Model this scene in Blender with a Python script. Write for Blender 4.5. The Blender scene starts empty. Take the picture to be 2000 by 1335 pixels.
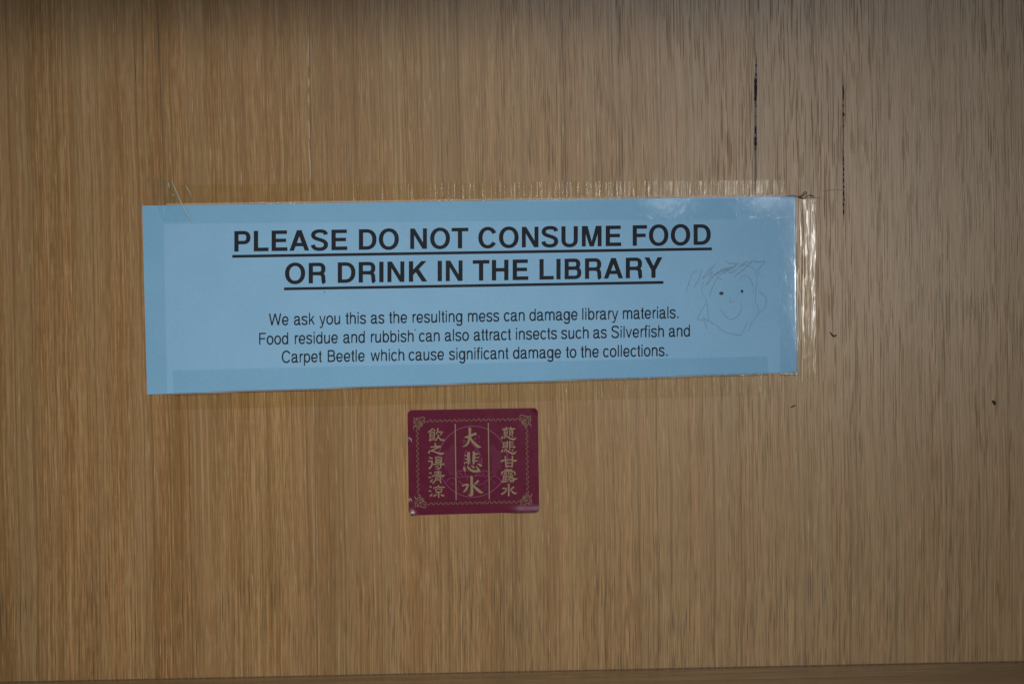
import bpy, math, random
import numpy as np
from mathutils import Vector, Matrix

random.seed(7)
scene = bpy.context.scene
COL = scene.collection
R = math.radians

# ------------------------------------------------------------------ camera
W_PX, H_PX = 2000.0, 1335.0
FOC = 2778.0                       # focal length in photo pixels (50 mm on a 36 mm sensor)
CAM = Vector((0.0, -0.65, 0.0))
PITCH, ROLL = R(-1.2), R(1.05)
cam_d = bpy.data.cameras.new('camera')
cam_d.lens = 50.0
cam_d.sensor_width = 36.0
cam_d.clip_start = 0.01
cam_d.clip_end = 50.0
cam = bpy.data.objects.new('camera', cam_d)
COL.objects.link(cam)
CAM_ROT = Matrix.Rotation(R(90) + PITCH, 4, 'X') @ Matrix.Rotation(-ROLL, 4, 'Z')
cam.matrix_world = Matrix.Translation(CAM) @ CAM_ROT
scene.camera = cam

# ------------------------------------------------------------------ world and lamps
world = bpy.data.worlds.new('World')
scene.world = world
world.use_nodes = True
wb = world.node_tree.nodes['Background']
wb.inputs[0].default_value = (0.80, 0.90, 1.0, 1)
wb.inputs[1].default_value = 0.06


def area(name, loc, target, sx, sy, power, col):
    d = bpy.data.lights.new(name, 'AREA')
    d.shape = 'RECTANGLE'
    d.size, d.size_y = sx, sy
    d.energy = power
    d.color = col
    o = bpy.data.objects.new(name, d)
    COL.objects.link(o)
    o.location = loc
    o.rotation_euler = (Vector(target) - Vector(loc)).to_track_quat('-Z', 'Y').to_euler()
    return o


spot_d = bpy.data.lights.new('falloff_spot', 'SPOT')  # added spot; its soft cone stands in for room light and lens vignetting
spot_d.energy = 43.5
spot_d.color = (1.0, 0.935, 0.78)
spot_d.spot_size = R(29.2)
spot_d.spot_blend = 1.0
spot_d.shadow_soft_size = 0.16
spot = bpy.data.objects.new('falloff_spot', spot_d)
COL.objects.link(spot)
spot.location = (-0.16, -0.85, 0.62)
spot.rotation_euler = (Vector((-0.060, 0, -0.085)) - spot.location).to_track_quat('-Z', 'Y').to_euler()

spot.scale = (1.28, 1.0, 1.0)
area('window_light', (0.582, -1.9, 0.070), (0.1, 0, 0.04), 0.052, 0.25, 5.6, (1.0, 0.98, 0.94))
area('glint_light', (0.24, -1.5, 0.203), (0.1, 0, 0.05), 0.05, 0.10, 0.17, (0.93, 0.96, 1.0))  # this lamp and the next are added for glints on the top tape
area('glint_light', (0.385, -1.5, 0.203), (0.1, 0, 0.05), 0.05, 0.10, 0.19, (0.93, 0.96, 1.0))
area('sky_light', (0.30, -1.5, 0.46), (0.1, 0, 0.05), 0.55, 0.40, 2.9, (0.74, 0.86, 1.0))

vs = scene.view_settings
vs.view_transform = 'Standard'
vs.look = 'None'
vs.exposure = 0.05
vs.gamma = 1.0
vs.use_curve_mapping = False
scene.cycles.use_denoising = True
scene.cycles.caustics_reflective = False
scene.cycles.sample_clamp_indirect = 2.0
scene.cycles.max_bounces = 8
scene.cycles.transparent_max_bounces = 16

# ------------------------------------------------------------------ the wall plane (y = 0)
M3 = CAM_ROT.to_3x3()


def P(px, py):
    """point of the wall (metres) where the photo shows it"""
    d = M3 @ Vector((px - W_PX / 2, -(py - H_PX / 2), -FOC))
    t = -CAM.y / d.y
    return CAM.x + d.x * t, CAM.z + d.z * t


MM = 0.001
PXM = 0.65 / FOC                   # metres per photo pixel on the wall


# ------------------------------------------------------------------ helpers: tags and meshes
def tag(o, label=None, cat=None, group=None, kind=None):
    if label: o['label'] = label
    if cat: o['category'] = cat
    if group: o['group'] = group
    if kind: o['kind'] = kind
    return o


def empty(name, px, py, h=0.0):
    o = bpy.data.objects.new(name, None)
    o.empty_display_size = 0.01
    COL.objects.link(o)
    x, z = P(px, py)
    o.location = (x, -h, z)
    return o


def world_loc(o):
    v = Vector(o.location)
    while o.parent:
        o = o.parent
        v = v + Vector(o.location)
    return v


class MB:
    """collects faces given in photo pixels + height off the wall (metres)"""
    def __init__(s):
        s.v, s.f, s.a = [], [], []

    def poly(s, pts, h):
        i = len(s.v)
        hh = h if callable(h) else (lambda x, y: h)
        for p in pts:
            x, z = P(p[0], p[1])
            s.v.append((x, -hh(p[0], p[1]), z))
        s.f.append(tuple(range(i, i + len(pts))))

    def ribbon(s, pts, h, closed=False):
        """pts: (x, y, wx, wy) centre line with pen width in x and y (pixels)"""
        n = len(pts)
        hh = h if callable(h) else (lambda x, y: h)
        i0 = len(s.v)
        for k in range(n):
            if closed:
                a, b = pts[(k - 1) % n], pts[(k + 1) % n]
            else:
                a, b = pts[max(0, k - 1)], pts[min(n - 1, k + 1)]
            dx, dy = b[0] - a[0], b[1] - a[1]
            L = math.hypot(dx, dy) or 1.0
            nx, ny = -dy / L, dx / L
            x, y, wx, wy = pts[k]
            ox, oy = nx * wx / 2, ny * wy / 2
            for sg in (1, -1):
                X, Z = P(x + sg * ox, y + sg * oy)
                s.v.append((X, -hh(x, y), Z))
        for k in range(n if closed else n - 1):
            a = i0 + 2 * k
            b = i0 + 2 * ((k + 1) % n)
            s.f.append((a, a + 1, b + 1, b))

    def build(s, name, mat, parent=None, smooth=False):
        me = bpy.data.meshes.new(name)
        off = Vector((0, 0, 0))
        o = bpy.data.objects.new(name, me)
        COL.objects.link(o)
        if parent is not None:
            o.parent = parent
            off = world_loc(parent)
        elif s.v:
            c = Vector((0, 0, 0))
            for v in s.v: c += Vector(v)
            off = c / len(s.v)
            o.location = off
        me.from_pydata([tuple(Vector(v) - off) for v in s.v], [], s.f)
        if s.a:
            at = me.attributes.new('onpaper', 'FLOAT', 'POINT')
            at.data.foreach_set('value', s.a)
        me.materials.append(mat)
        if smooth:
            me.polygons.foreach_set('use_smooth', [True] * len(me.polygons))
        me.update()
        return o


def catmull(pts, sub=6, closed=False):
    """smooth a list of tuples"""
    out = []
    n = len(pts)
    if n < 3 and not closed:
        return [tuple(p) for p in pts]
    A = [np.array(p, float) for p in pts]
    for i in range(n if closed else n - 1):
        if closed:
            p0, p1, p2, p3 = A[(i - 1) % n], A[i], A[(i + 1) % n], A[(i + 2) % n]
        else:
            p0, p1, p2, p3 = A[max(i - 1, 0)], A[i], A[i + 1], A[min(i + 2, n - 1)]
        for k in range(sub):
            t = k / sub
            out.append(tuple(0.5 * (2 * p1 + (p2 - p0) * t + (2 * p0 - 5 * p1 + 4 * p2 - p3) * t * t
                                    + (3 * p1 - p0 - 3 * p2 + p3) * t ** 3)))
    if not closed:
        out.append(tuple(A[-1]))
    return out


# ------------------------------------------------------------------ helpers: materials
class NT:
    def __init__(s, name):
        s.m = bpy.data.materials.new(name)
        s.m.use_nodes = True
        s.n = s.m.node_tree.nodes
        s.l = s.m.node_tree.links
        s.b = s.n['Principled BSDF']
        s.out = s.n['Material Output']

    def node(s, t, **kw):
        n = s.n.new(t)
        for k, v in kw.items(): setattr(n, k, v)
        return n

    def link(s, a, b): s.l.new(a, b)

    def coords(s):
        if not hasattr(s, '_g'):
            # metres in the frame of the room (geometry position)
            s._g = s.node('ShaderNodeNewGeometry').outputs['Position']
        return s._g

    def noise(s, sc, detail=2.0, rough=0.5, dist=0.0, off=(0, 0, 0)):
        mp = s.node('ShaderNodeMapping')
        mp.inputs['Scale'].default_value = sc
        mp.inputs['Location'].default_value = off
        s.link(s.coords(), mp.inputs[0])
        n = s.node('ShaderNodeTexNoise')
        n.inputs['Scale'].default_value = 1.0
        n.inputs['Detail'].default_value = detail
        n.inputs['Roughness'].default_value = rough
        n.inputs['Distortion'].default_value = dist
        s.link(mp.outputs[0], n.inputs['Vector'])
        return n.outputs[0]

    def val(s, x, inp):
        if hasattr(x, 'links') or isinstance(x, bpy.types.NodeSocket):
            s.link(x, inp)
        else:
            inp.default_value = x

    def math(s, op, a, b=0.0, clamp=False):
        n = s.node('ShaderNodeMath', operation=op, use_clamp=clamp)
        s.val(a, n.inputs[0])
        s.val(b, n.inputs[1])
        return n.outputs[0]

    def ramp(s, fac, lo, hi, a=0.0, b=1.0):
        n = s.node('ShaderNodeMapRange', interpolation_type='SMOOTHSTEP')
        s.val(fac, n.inputs[0])
        n.inputs[1].default_value = lo
        n.inputs[2].default_value = hi
        n.inputs[3].default_value = a
        n.inputs[4].default_value = b
        return n.outputs[0]

    def mix(s, fac, a, b, mode='MIX'):
        n = s.node('ShaderNodeMix', data_type='RGBA', blend_type=mode)
        s.val(fac, n.inputs[0])
        for x, i in ((a, 6), (b, 7)):
            if isinstance(x, tuple):
                n.inputs[i].default_value = (x[0], x[1], x[2], 1)
            else:
                s.link(x, n.inputs[i])
        return n.outputs[2]

    def bump(s, h, strength, dist):
        n = s.node('ShaderNodeBump')
        s.val(strength, n.inputs['Strength'])
        n.inputs['Distance'].default_value = dist
        s.link(h, n.inputs['Height'])
        return n.outputs[0]


def flat(name, col, rough=0.5, spec=0.3, vary=0.0, vscale=(1500, 1500, 1500)):
    t = NT(name)
    t.b.inputs['Roughness'].default_value = rough
    t.b.inputs['Specular IOR Level'].default_value = spec
    if vary:
        f = t.noise(vscale, 3, 0.6)
        c = t.mix(t.ramp(f, 0.3, 0.7), tuple(x * (1 - vary) for x in col), tuple(x * (1 + vary) for x in col))
        t.link(c, t.b.inputs['Base Color'])
    else:
        t.b.inputs['Base Color'].default_value = (*col, 1)
    return t.m


def wood(name, horizontal=False, base=((0.176, 0.096, 0.037), (0.322, 0.203, 0.100)), pore=(0.072, 0.034, 0.012)):
    t = NT(name)
    sx = t.node('ShaderNodeSeparateXYZ')
    t.link(t.coords(), sx.inputs[0])
    if horizontal:
        A, B = sx.outputs[1], sx.outputs[0]
    else:
        A, B = sx.outputs[0], sx.outputs[2]
    # slow sideways wander of the grain
    wn = t.noise((3, 0, 9) if not horizontal else (9, 3, 0), 2, 0.5, off=(1.3, 0, 4.1))
    A = t.math('ADD', A, t.math('MULTIPLY', t.math('SUBTRACT', wn, 0.5), 0.0035))

    def vec(a, b, oa=0.0, ob=0.0):          # a: frequency across the grain, b: along it (1/m)
        c = t.node('ShaderNodeCombineXYZ')
        t.link(t.math('ADD', t.math('MULTIPLY', A, a), oa), c.inputs[0])
        t.link(t.math('ADD', t.math('MULTIPLY', B, b), ob), c.inputs[1])
        return c.outputs[0]

    def N(a, b, detail=2.0, rough=0.5, off=(0, 0)):
        n = t.node('ShaderNodeTexNoise', noise_dimensions='2D')
        n.inputs['Scale'].default_value = 1.0
        n.inputs['Detail'].default_value = detail
        n.inputs['Roughness'].default_value = rough
        t.link(vec(a, b, *off), n.inputs['Vector'])
        return n.outputs[0]

    def dash(a, b, r0, r1, keep, off):      # lens-shaped dashes, one at most per cell
        v = t.node('ShaderNodeTexVoronoi', voronoi_dimensions='2D', feature='F1')
        v.inputs['Scale'].default_value = 1.0
        v.inputs['Randomness'].default_value = 1.0
        t.link(vec(a, b, *off), v.inputs['Vector'])
        c = t.node('ShaderNodeSeparateColor')
        t.link(v.outputs['Color'], c.inputs[0])
        k = t.math('LESS_THAN', c.outputs[0], keep)
        dep = t.math('ADD', t.math('MULTIPLY', c.outputs[1], 0.65), 0.35)
        m = t.ramp(v.outputs['Distance'], r0, r1, 1.0, 0.0)
        return t.math('MULTIPLY', t.math('MULTIPLY', m, k), dep)

    broad = N(24, 1.4, 3, 0.55)
    band = N(150, 3.0, 2, 0.6, (3, 7))
    streak = N(620, 13, 3, 0.65, (11, 2))
    fine = N(1700, 75, 2, 0.65, (5, 9))
    fibre = N(1700, 9, 2, 0.6, (55, 66))
    ripple = N(70, 330, 2, 0.6, (15, 19))
    f = t.math('MULTIPLY', broad, 0.40)
    f = t.math('ADD', f, t.math('MULTIPLY', band, 0.48))
    f = t.math('ADD', f, t.math('MULTIPLY', streak, 0.60))
    f = t.math('ADD', f, t.math('MULTIPLY', fine, 1.05))
    f = t.math('ADD', f, t.math('MULTIPLY', ripple, 0.12))
    f = t.math('ADD', f, t.math('MULTIPLY', fibre, 0.85))
    f = t.ramp(f, 1.48, 2.22)
    col = t.mix(f, base[0], base[1])
    tone = t.ramp(N(60, 1.8, 2, 0.5, (21, 4)), 0.42, 0.66)
    col = t.mix(t.math('MULTIPLY', tone, 0.35), col, (0.252, 0.172, 0.094))
    if not horizontal:
        grey = t.ramp(sx.outputs[0], -0.20, 0.16)                     # greyer towards the right
        col = t.mix(t.math('MULTIPLY', grey, 0.50), col, (0.272, 0.194, 0.114))
        xj = P(612, 667)[0]                                           # next leaf of veneer: darker from the joint on
        leaf = t.math('MULTIPLY', t.ramp(sx.outputs[0], xj - 0.0004, xj + 0.0004), t.ramp(sx.outputs[0], xj, xj + 0.05, 1.0, 0.0))
        col = t.mix(t.math('MULTIPLY', leaf, 0.30), col, (0.165, 0.100, 0.048))
    hue = t.ramp(N(170, 3.5, 2, 0.6, (33, 71)), 0.36, 0.64)
    col = t.mix(1.0, col, t.mix(hue, (1.022, 0.984, 0.960), (0.985, 1.006, 1.006)), 'MULTIPLY')
    # long hairlines, dark and light
    hl = t.ramp(N(1300, 4, 2, 0.55, (2, 31)), 0.57, 0.70)
    col = t.mix(t.math('MULTIPLY', hl, 0.42), col, (0.125, 0.066, 0.027))
    hl3 = t.ramp(N(480, 1.0, 1, 0.5, (92, 41)), 0.64, 0.73)
    col = t.mix(t.math('MULTIPLY', hl3, 0.45), col, (0.115, 0.060, 0.025))
    hl2 = t.ramp(N(1150, 9, 1, 0.5, (72, 11)), 0.64, 0.76)
    col = t.mix(t.math('MULTIPLY', hl2, 0.30), col, (0.40, 0.275, 0.150))
    # open pores: thin dark dashes, in columns and patches
    patch = t.math('MULTIPLY', t.ramp(N(45, 5, 2, 0.5, (8, 15)), 0.28, 0.58, 0.45, 1.0), t.ramp(N(210, 9, 2, 0.5, (4, 35)), 0.34, 0.54, 0.35, 1.0))
    if not horizontal:
        right = t.ramp(sx.outputs[0], -0.22, 0.14, 0.22, 1.35)
        patch = t.math('MULTIPLY', patch, right)
    p = dash(1300, 21, 0.12, 0.29, 0.55, (1, 3))
    p = t.math('MAXIMUM', p, dash(1500, 44, 0.12, 0.30, 0.48, (17.3, 23.7)))
    p = t.math('MAXIMUM', p, dash(1300, 11, 0.06, 0.22, 0.45, (7.7, 53.1)))
    p = t.math('MULTIPLY', p, patch)
    if not horizontal:                                                # pores are coarser towards the top of the leaf
        p = t.math('MULTIPLY', p, t.ramp(sx.outputs[2], -0.06, 0.06, 0.60, 0.92))
    col = t.mix(t.math('MULTIPLY', p, 0.85, True), col, pore)
    if not horizontal:
        # black mineral pores along the lowest part of the panel
        low = t.ramp(sx.outputs[2], -0.090, -0.135)
        k = t.math('MAXIMUM', dash(1050, 24, 0.10, 0.29, 0.52, (41, 13)), dash(1250, 50, 0.10, 0.30, 0.45, (4, 63)))
        k = t.math('MULTIPLY', k, t.ramp(N(60, 9, 2, 0.5, (31, 5)), 0.30, 0.55, 0.2, 1.0))
        col = t.mix(t.math('MULTIPLY', t.math('MULTIPLY', k, low), 0.80), col, (0.040, 0.032, 0.022))
        # pale lacquer-filled flecks
        w = dash(800, 60, 0.05, 0.3, 0.06, (61, 53))
        col = t.mix(t.math('MULTIPLY', w, 0.40), col, (0.46, 0.38, 0.28))
    t.link(col, t.b.inputs['Base Color'])
    t.b.inputs['Roughness'].default_value = 0.33
    t.b.inputs['Specular IOR Level'].default_value = 0.32
    h = t.math('SUBTRACT', t.math('MULTIPLY', fine, 0.5), p)
    t.link(t.bump(h, 0.30, 0.0002), t.b.inputs['Normal'])
    return t.m


M_WOOD = wood('oak_veneer')
M_DESK = wood('desk_veneer', True, base=((0.115, 0.073, 0.036), (0.245, 0.172, 0.098)))
M_EDGE = flat('desk_edging', (0.16, 0.10, 0.05), 0.5)


def paper_mat():
    t = NT('blue_paper')
    f = t.noise((900, 900, 900), 4, 0.65)
    g = t.noise((40, 40, 40), 3, 0.6, off=(3, 1, 2))
    s = t.math('ADD', t.math('MULTIPLY', f, 0.5), t.math('MULTIPLY', g, 0.5))
    t.link(t.mix(t.ramp(s, 0.35, 0.65), (0.172, 0.345, 0.552), (0.192, 0.370, 0.584)), t.b.inputs['Base Color'])
    t.b.inputs['Roughness'].default_value = 0.75
    t.b.inputs['Specular IOR Level'].default_value = 0.25
    t.link(t.bump(f, 0.10, 0.0001), t.b.inputs['Normal'])
    return t.m


def toner_mat():
    t = NT('black_toner')
    s = t.noise((5200, 5200, 5200), 2, 0.6)
    patch = t.ramp(t.noise((22, 22, 22), 2, 0.5, off=(4, 0, 1)), 0.50, 0.62)
    speck = t.math('MULTIPLY', t.ramp(s, 0.66, 0.70), patch)
    t.link(t.mix(t.math('MULTIPLY', speck, 0.8), (0.012, 0.015, 0.022), (0.16, 0.26, 0.34)), t.b.inputs['Base Color'])
    t.b.inputs['Roughness'].default_value = 0.7
    t.b.inputs['Specular IOR Level'].default_value = 0.12
    return t.m


M_PAPER = paper_mat()
M_TONER = toner_mat()
M_PENCIL = flat('pencil_graphite', (0.095, 0.165, 0.235), 0.5, 0.3, 0.25)
M_INK_DOT = flat('ink_dot', (0.03, 0.03, 0.035), 0.6)


def tape_mat():
    t = NT('clear_sticky_tape')
    at = t.node('ShaderNodeAttribute', attribute_name='onpaper')
    on = at.outputs['Fac']
    off = t.math('SUBTRACT', 1.0, on)
    ridge = t.noise((520, 0, 15), 1, 0.5, 0.8, off=(7, 0, 3))
    grain = t.noise((560, 0, 120), 1, 0.5, 0.3, off=(2, 0, 8))
    bub = t.noise((200, 200, 200), 4, 0.62, 0.8)
    h1 = t.math('ADD', ridge, t.math('MULTIPLY', grain, 0.32))
    hh = t.math('ADD', t.math('MULTIPLY', h1, off), t.math('MULTIPLY', t.math('MULTIPLY', bub, 0.085), on))
    nrm = t.bump(hh, 0.55, 0.0006)
    tr = t.node('ShaderNodeBsdfTransparent')
    t.link(t.mix(on, (1.0, 0.985, 0.91), (0.958, 0.995, 1.0)), tr.inputs[0])
    gl = t.node('ShaderNodeBsdfGlossy')
    t.link(t.math('ADD', 0.065, t.math('MULTIPLY', off, 0.065)), gl.inputs['Roughness'])
    t.link(nrm, gl.inputs['Normal'])
    fr = t.node('ShaderNodeFresnel')
    fr.inputs[0].default_value = 1.36
    mx = t.node('ShaderNodeMixShader')
    t.link(fr.outputs[0], mx.inputs[0])
    t.link(tr.outputs[0], mx.inputs[1])
    t.link(gl.outputs[0], mx.inputs[2])
    # the air gap where the tape bridges the edge of the paper looks milky
    df = t.node('ShaderNodeBsdfDiffuse')
    df.inputs[0].default_value = (0.58, 0.48, 0.43, 1)
    gap = t.math('MULTIPLY', t.math('MULTIPLY', on, off), 1.7, clamp=True)
    m2 = t.node('ShaderNodeMixShader')
    t.link(gap, m2.inputs[0])
    t.link(mx.outputs[0], m2.inputs[1])
    t.link(df.outputs[0], m2.inputs[2])
    t.link(m2.outputs[0], t.out.inputs[0])
    return t.m


M_TAPE = tape_mat()


def crease_mat():
    t = NT('tape_crease')
    t.b.inputs['Base Color'].default_value = (0.60, 0.66, 0.70, 1)
    t.b.inputs['Roughness'].default_value = 0.25
    tr = t.node('ShaderNodeBsdfTransparent')
    mx = t.node('ShaderNodeMixShader')
    mx.inputs[0].default_value = 0.5
    t.link(tr.outputs[0], mx.inputs[1])
    t.link(t.b.outputs[0], mx.inputs[2])
    t.link(mx.outputs[0], t.out.inputs[0])
    return t.m


M_CREASE = crease_mat()


def sticker_mat():
    t = NT('maroon_gloss_print')
    f = t.noise((260, 260, 260), 3, 0.6)
    t.link(t.mix(t.ramp(f, 0.35, 0.65), (0.078, 0.0072, 0.026), (0.090, 0.0090, 0.028)), t.b.inputs['Base Color'])
    t.b.inputs['Roughness'].default_value = 0.22
    t.b.inputs['Specular IOR Level'].default_value = 0.5
    b = t.noise((120, 120, 120), 2, 0.5, 0.3)
    t.link(t.bump(b, 0.25, 0.0006), t.b.inputs['Normal'])
    return t.m


M_STICK = sticker_mat()
M_GOLD = flat('dull_gold_print', (0.178, 0.138, 0.082), 0.45, 0.4, 0.10)
M_GOLD2 = flat('thin_gold_print', (0.138, 0.094, 0.056), 0.45, 0.4, 0.10)
M_VIOLET = flat('violet_line_print', (0.165, 0.040, 0.110), 0.4, 0.4)
M_VIOLET2 = flat('faint_violet_print', (0.120, 0.022, 0.062), 0.4, 0.4)
M_VEIN = flat('gum_vein', (0.078, 0.060, 0.064), 0.5, 0.4, 0.25)
M_FLECK = flat('gum_fleck', (0.010, 0.006, 0.012), 0.6, 0.1)
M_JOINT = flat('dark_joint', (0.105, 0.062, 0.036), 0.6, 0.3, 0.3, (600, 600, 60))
M_FILL = flat('pale_filler', (0.28, 0.24, 0.185), 0.5, 0.4, 0.2)
M_DEBRIS = flat('dark_debris', (0.018, 0.016, 0.014), 0.5, 0.4)
M_BROWN = flat('brown_debris', (0.07, 0.045, 0.022), 0.6, 0.3)

# ------------------------------------------------------------------ the panel and the desk top
DESK_Z = P(1000, 1311)[1]


def box(name, x0, x1, y0, y1, z0, z1, mat, parent=None, bevel=0.0):
    me = bpy.data.meshes.new(name)
    c = Vector(((x0 + x1) / 2, (y0 + y1) / 2, (z0 + z1) / 2))
    dx, dy, dz = (x1 - x0) / 2, (y1 - y0) / 2, (z1 - z0) / 2
    v = [(sx * dx, sy * dy, sz * dz) for sx in (-1, 1) for sy in (-1, 1) for sz in (-1, 1)]
    f = [(0, 1, 3, 2), (4, 6, 7, 5), (0, 4, 5, 1), (2, 3, 7, 6), (0, 2, 6, 4), (1, 5, 7, 3)]
    me.from_pydata(v, [], f)
    me.materials.append(mat)
    o = bpy.data.objects.new(name, me)
    COL.objects.link(o)
    o.location = c
    if parent is not None:
        o.parent = parent
        o.location = c - world_loc(parent)
    if bevel:
        b = o.modifiers.new('bevel', 'BEVEL')
        b.width = bevel
        b.segments = 3
    return o


panel = box('wood_panel', -0.50, 0.50, 0.0, 0.018, DESK_Z - 0.05, 0.36, M_WOOD)
tag(panel, 'upright brown oak veneer panel with vertical grain behind the blue notice', kind='structure')
desk = box('desk_top', -0.50, 0.50, -0.42, -0.0014, DESK_Z - 0.025, DESK_Z, M_DESK, bevel=0.0008)
desk.rotation_euler = (0, R(-0.12), 0)
tag(desk, 'brown wooden desk top with grain running along the foot of the panel', kind='structure')

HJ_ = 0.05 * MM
mb = MB()                                                     # dark strip painting the shaded gap between panel and desk top
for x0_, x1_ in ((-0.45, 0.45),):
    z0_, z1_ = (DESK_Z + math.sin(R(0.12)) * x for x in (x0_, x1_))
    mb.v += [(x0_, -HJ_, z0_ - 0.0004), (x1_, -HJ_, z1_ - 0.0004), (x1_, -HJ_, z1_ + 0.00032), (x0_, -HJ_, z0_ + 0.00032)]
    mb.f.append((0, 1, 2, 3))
mb.build('gap_shade_line', M_JOINT, panel)
shelf = box('shade_shelf', -0.50, 0.50, -0.13, -0.0006, 0.219, 0.237, M_DESK, bevel=0.0008)  # added out of view to darken the top of the panel
tag(shelf, 'unseen wooden shelf added above the frame to shade the top of the panel', kind='structure')

# dark veneer joint at the left, and the joint with pale filler
HJ = 0.03 * MM


def wribbon(mb, pts, h, sub=6):
    mb.ribbon([(p[0], p[1], p[2], p[2]) for p in catmull(pts, sub)], h)


mb = MB()
wribbon(mb, [(305.5, -60, 1.2), (306.5, 0, 1.3), (308, 40, 2.0), (309.5, 70, 2.6), (310.5, 110, 2.2), (312.5, 140, 3.0), (313, 165, 2.0),
             (313.5, 187, 2.6), (315, 215, 1.8), (316.5, 240, 2.0), (317, 270, 1.6), (318.8, 300, 1.9), (319.3, 334, 1.6),
             (320, 360, 1.8), (320.5, 405, 1.4)], HJ)
wribbon(mb, [(264, 116, 0.8), (263, 124, 2.0), (264.5, 136, 2.8), (265, 150, 2.0), (265.5, 162, 0.8)], HJ)
mb.build('veneer_joint', M_JOINT, panel)
mb = MB()
wribbon(mb, [(603.6, -60, 0.9), (604.4, 60, 1.2), (605, 160, 0.9), (606, 250, 1.0), (608, 330, 1.1), (608, 395, 0.9)], HJ)
wribbon(mb, [(613.5, 750, 0.9), (615, 830, 1.3), (616, 1000, 1.2), (617.5, 1150, 1.3), (619.5, 1270, 1.4), (620, 1318, 1.4)], HJ)
joint = mb.build('veneer_joint', M_JOINT, panel)
mb = MB()
for seg in ([(602, 2, .6), (602.5, 12, 1.2), (602.7, 33, .5)],
            [(602, 68, .7), (601.8, 90, 2.2), (602, 108, 2.4), (602.4, 130, .9)],
            [(602.7, 152, 1.2), (603.4, 160, 2.8), (603, 172, 1.0)],
            [(602.6, 184, 1.6), (603.2, 196, 2.2), (603.4, 207, .8)],
            [(602.6, 234, 1.6), (603.3, 246, 2.6), (604, 262, 2.2), (604.6, 272, .8)],
            [(602.8, 277, .8), (604, 300, 2.0), (605, 318, 2.4), (606, 336, 2.0), (606.4, 352, 1.0)],
            [(606.4, 362, .8), (606.8, 378, 1.6), (607, 396, 1.0)],
            [(612.6, 772, .6), (613, 800, 1.4), (613, 830, .7)],
            [(614.3, 1010, .4), (615, 1040, .8), (615.6, 1090, .5)],
            [(530, 300, .4), (531, 315, .9), (532, 330, .5)],
            [(671, 760, .5), (675, 782, 1.3), (677, 796, .6)]):
    wribbon(mb, seg, HJ * 1.6)
mb.build('pale_filler', M_FILL, joint)

# two black gum veins at the upper right


def vein(pts, flecks):
    mb = MB()
    wribbon(mb, pts, HJ)
    v = mb.build('gum_vein', M_VEIN, panel)
    mb = MB()
    for i, (x, y, w, l) in enumerate(flecks):
        ring = []
        for k in range(9):
            a = k / 9 * 2 * math.pi
            rr = 1 + random.uniform(-.22, .22)
            ring.append((x + math.cos(a) * w / 2 * rr, y + math.sin(a) * l / 2 * rr))
        mb.poly(ring, HJ * (1.5 + 0.2 * (i % 6)))
    mb.build('gum_fleck', M_FLECK, v)


def c2(x, y): return 1400 + x / 3.927, 90 + y / 3.927


L = []
for x, y, w in ((303, 40, 3), (303, 80, 6), (302, 130, 13), (301, 200, 16), (300, 245, 24), (299, 330, 24), (298, 420, 20), (299, 520, 15),
                (299, 620, 18), (297, 720, 22), (297, 800, 18), (297, 880, 15), (298, 960, 18), (296, 1030, 13), (294, 1090, 9), (296, 1150, 12), (297, 1180, 8)):
    a, b = c2(x, y)
    L.append((a, b, w / 3.927))
fl = []
for x, y, w, l in ((303, 105, 4, 50), (301, 150, 13, 26), (301, 218, 12, 24), (297, 270, 22, 60), (298, 320, 24, 70), (298, 365, 20, 60), (296, 405, 20, 44),
                   (302, 460, 10, 18), (300, 540, 9, 16), (302, 618, 12, 14), (296, 640, 16, 40), (297, 664, 17, 30), (298, 712, 20, 36), (297, 745, 22, 48),
                   (296, 785, 14, 26), (292, 1060, 5, 80), (298, 440, 8, 20), (303, 690, 7, 12)):
    a, b = c2(x, y)
    fl.append((a, b, w / 3.927, l / 3.927))
vein(L, fl)
L = []
for x, y, w in ((966, 190, 3), (967, 240, 6), (968, 320, 12), (971, 370, 13), (970, 460, 12), (972, 560, 13), (972, 640, 10), (969, 740, 8), (970, 820, 9), (972, 900, 12),
                (971, 1000, 13), (972, 1100, 13), (972, 1200, 12), (973, 1290, 10), (972, 1330, 5), (972, 1380, 3)):
    a, b = c2(x, y)
    L.append((a, b, w / 3.927))
fl = []
for x, y, w, l in ((967, 250, 3, 50), (967, 320, 9, 50), (971, 360, 12, 60), (970, 400, 10, 40), (969, 458, 11, 18), (972, 524, 17, 28), (972, 616, 11, 18), (969, 810, 5, 50),
                   (971, 865, 9, 60), (973, 945, 11, 28), (971, 985, 11, 24), (972, 1030, 11, 40), (974, 1080, 14, 18), (973, 1130, 12, 46), (975, 1175, 10, 26),
                   (971, 1215, 12, 30), (973, 1270, 12, 44), (975, 1150, 9, 14), (968, 905, 7, 26)):
    a, b = c2(x, y)
    fl.append((a, b, w / 3.927, l / 3.927))
vein(L, fl)
mb = MB()
wribbon(mb, [(1607, 373, .5), (1622, 371.5, .9), (1646, 370, .5)], HJ)
wribbon(mb, [(1568, 388, .5), (1590, 386, .9), (1606, 387, .5)], HJ)
mb.build('scratch', M_JOINT, panel)

# ------------------------------------------------------------------ the blue notice
SIGN = ((278.0, 402.0), (1553.2, 383.2), (1556.3, 726.8), (287.5, 770.0))     # TL TR BR BL
HP = 0.26 * MM                                                             # front face of the paper
PRINT = HP + 0.03 * MM
sign = empty('paper_notice', 920, 575)
tag(sign, 'pale blue paper notice with black heading, taped across the wood panel', 'notice')


def bil(q, u, v):
    a = [q[0][i] * (1 - u) + q[1][i] * u for i in (0, 1)]
    b = [q[3][i] * (1 - u) + q[2][i] * u for i in (0, 1)]
    return a[0] * (1 - v) + b[0] * v, a[1] * (1 - v) + b[1] * v


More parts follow.
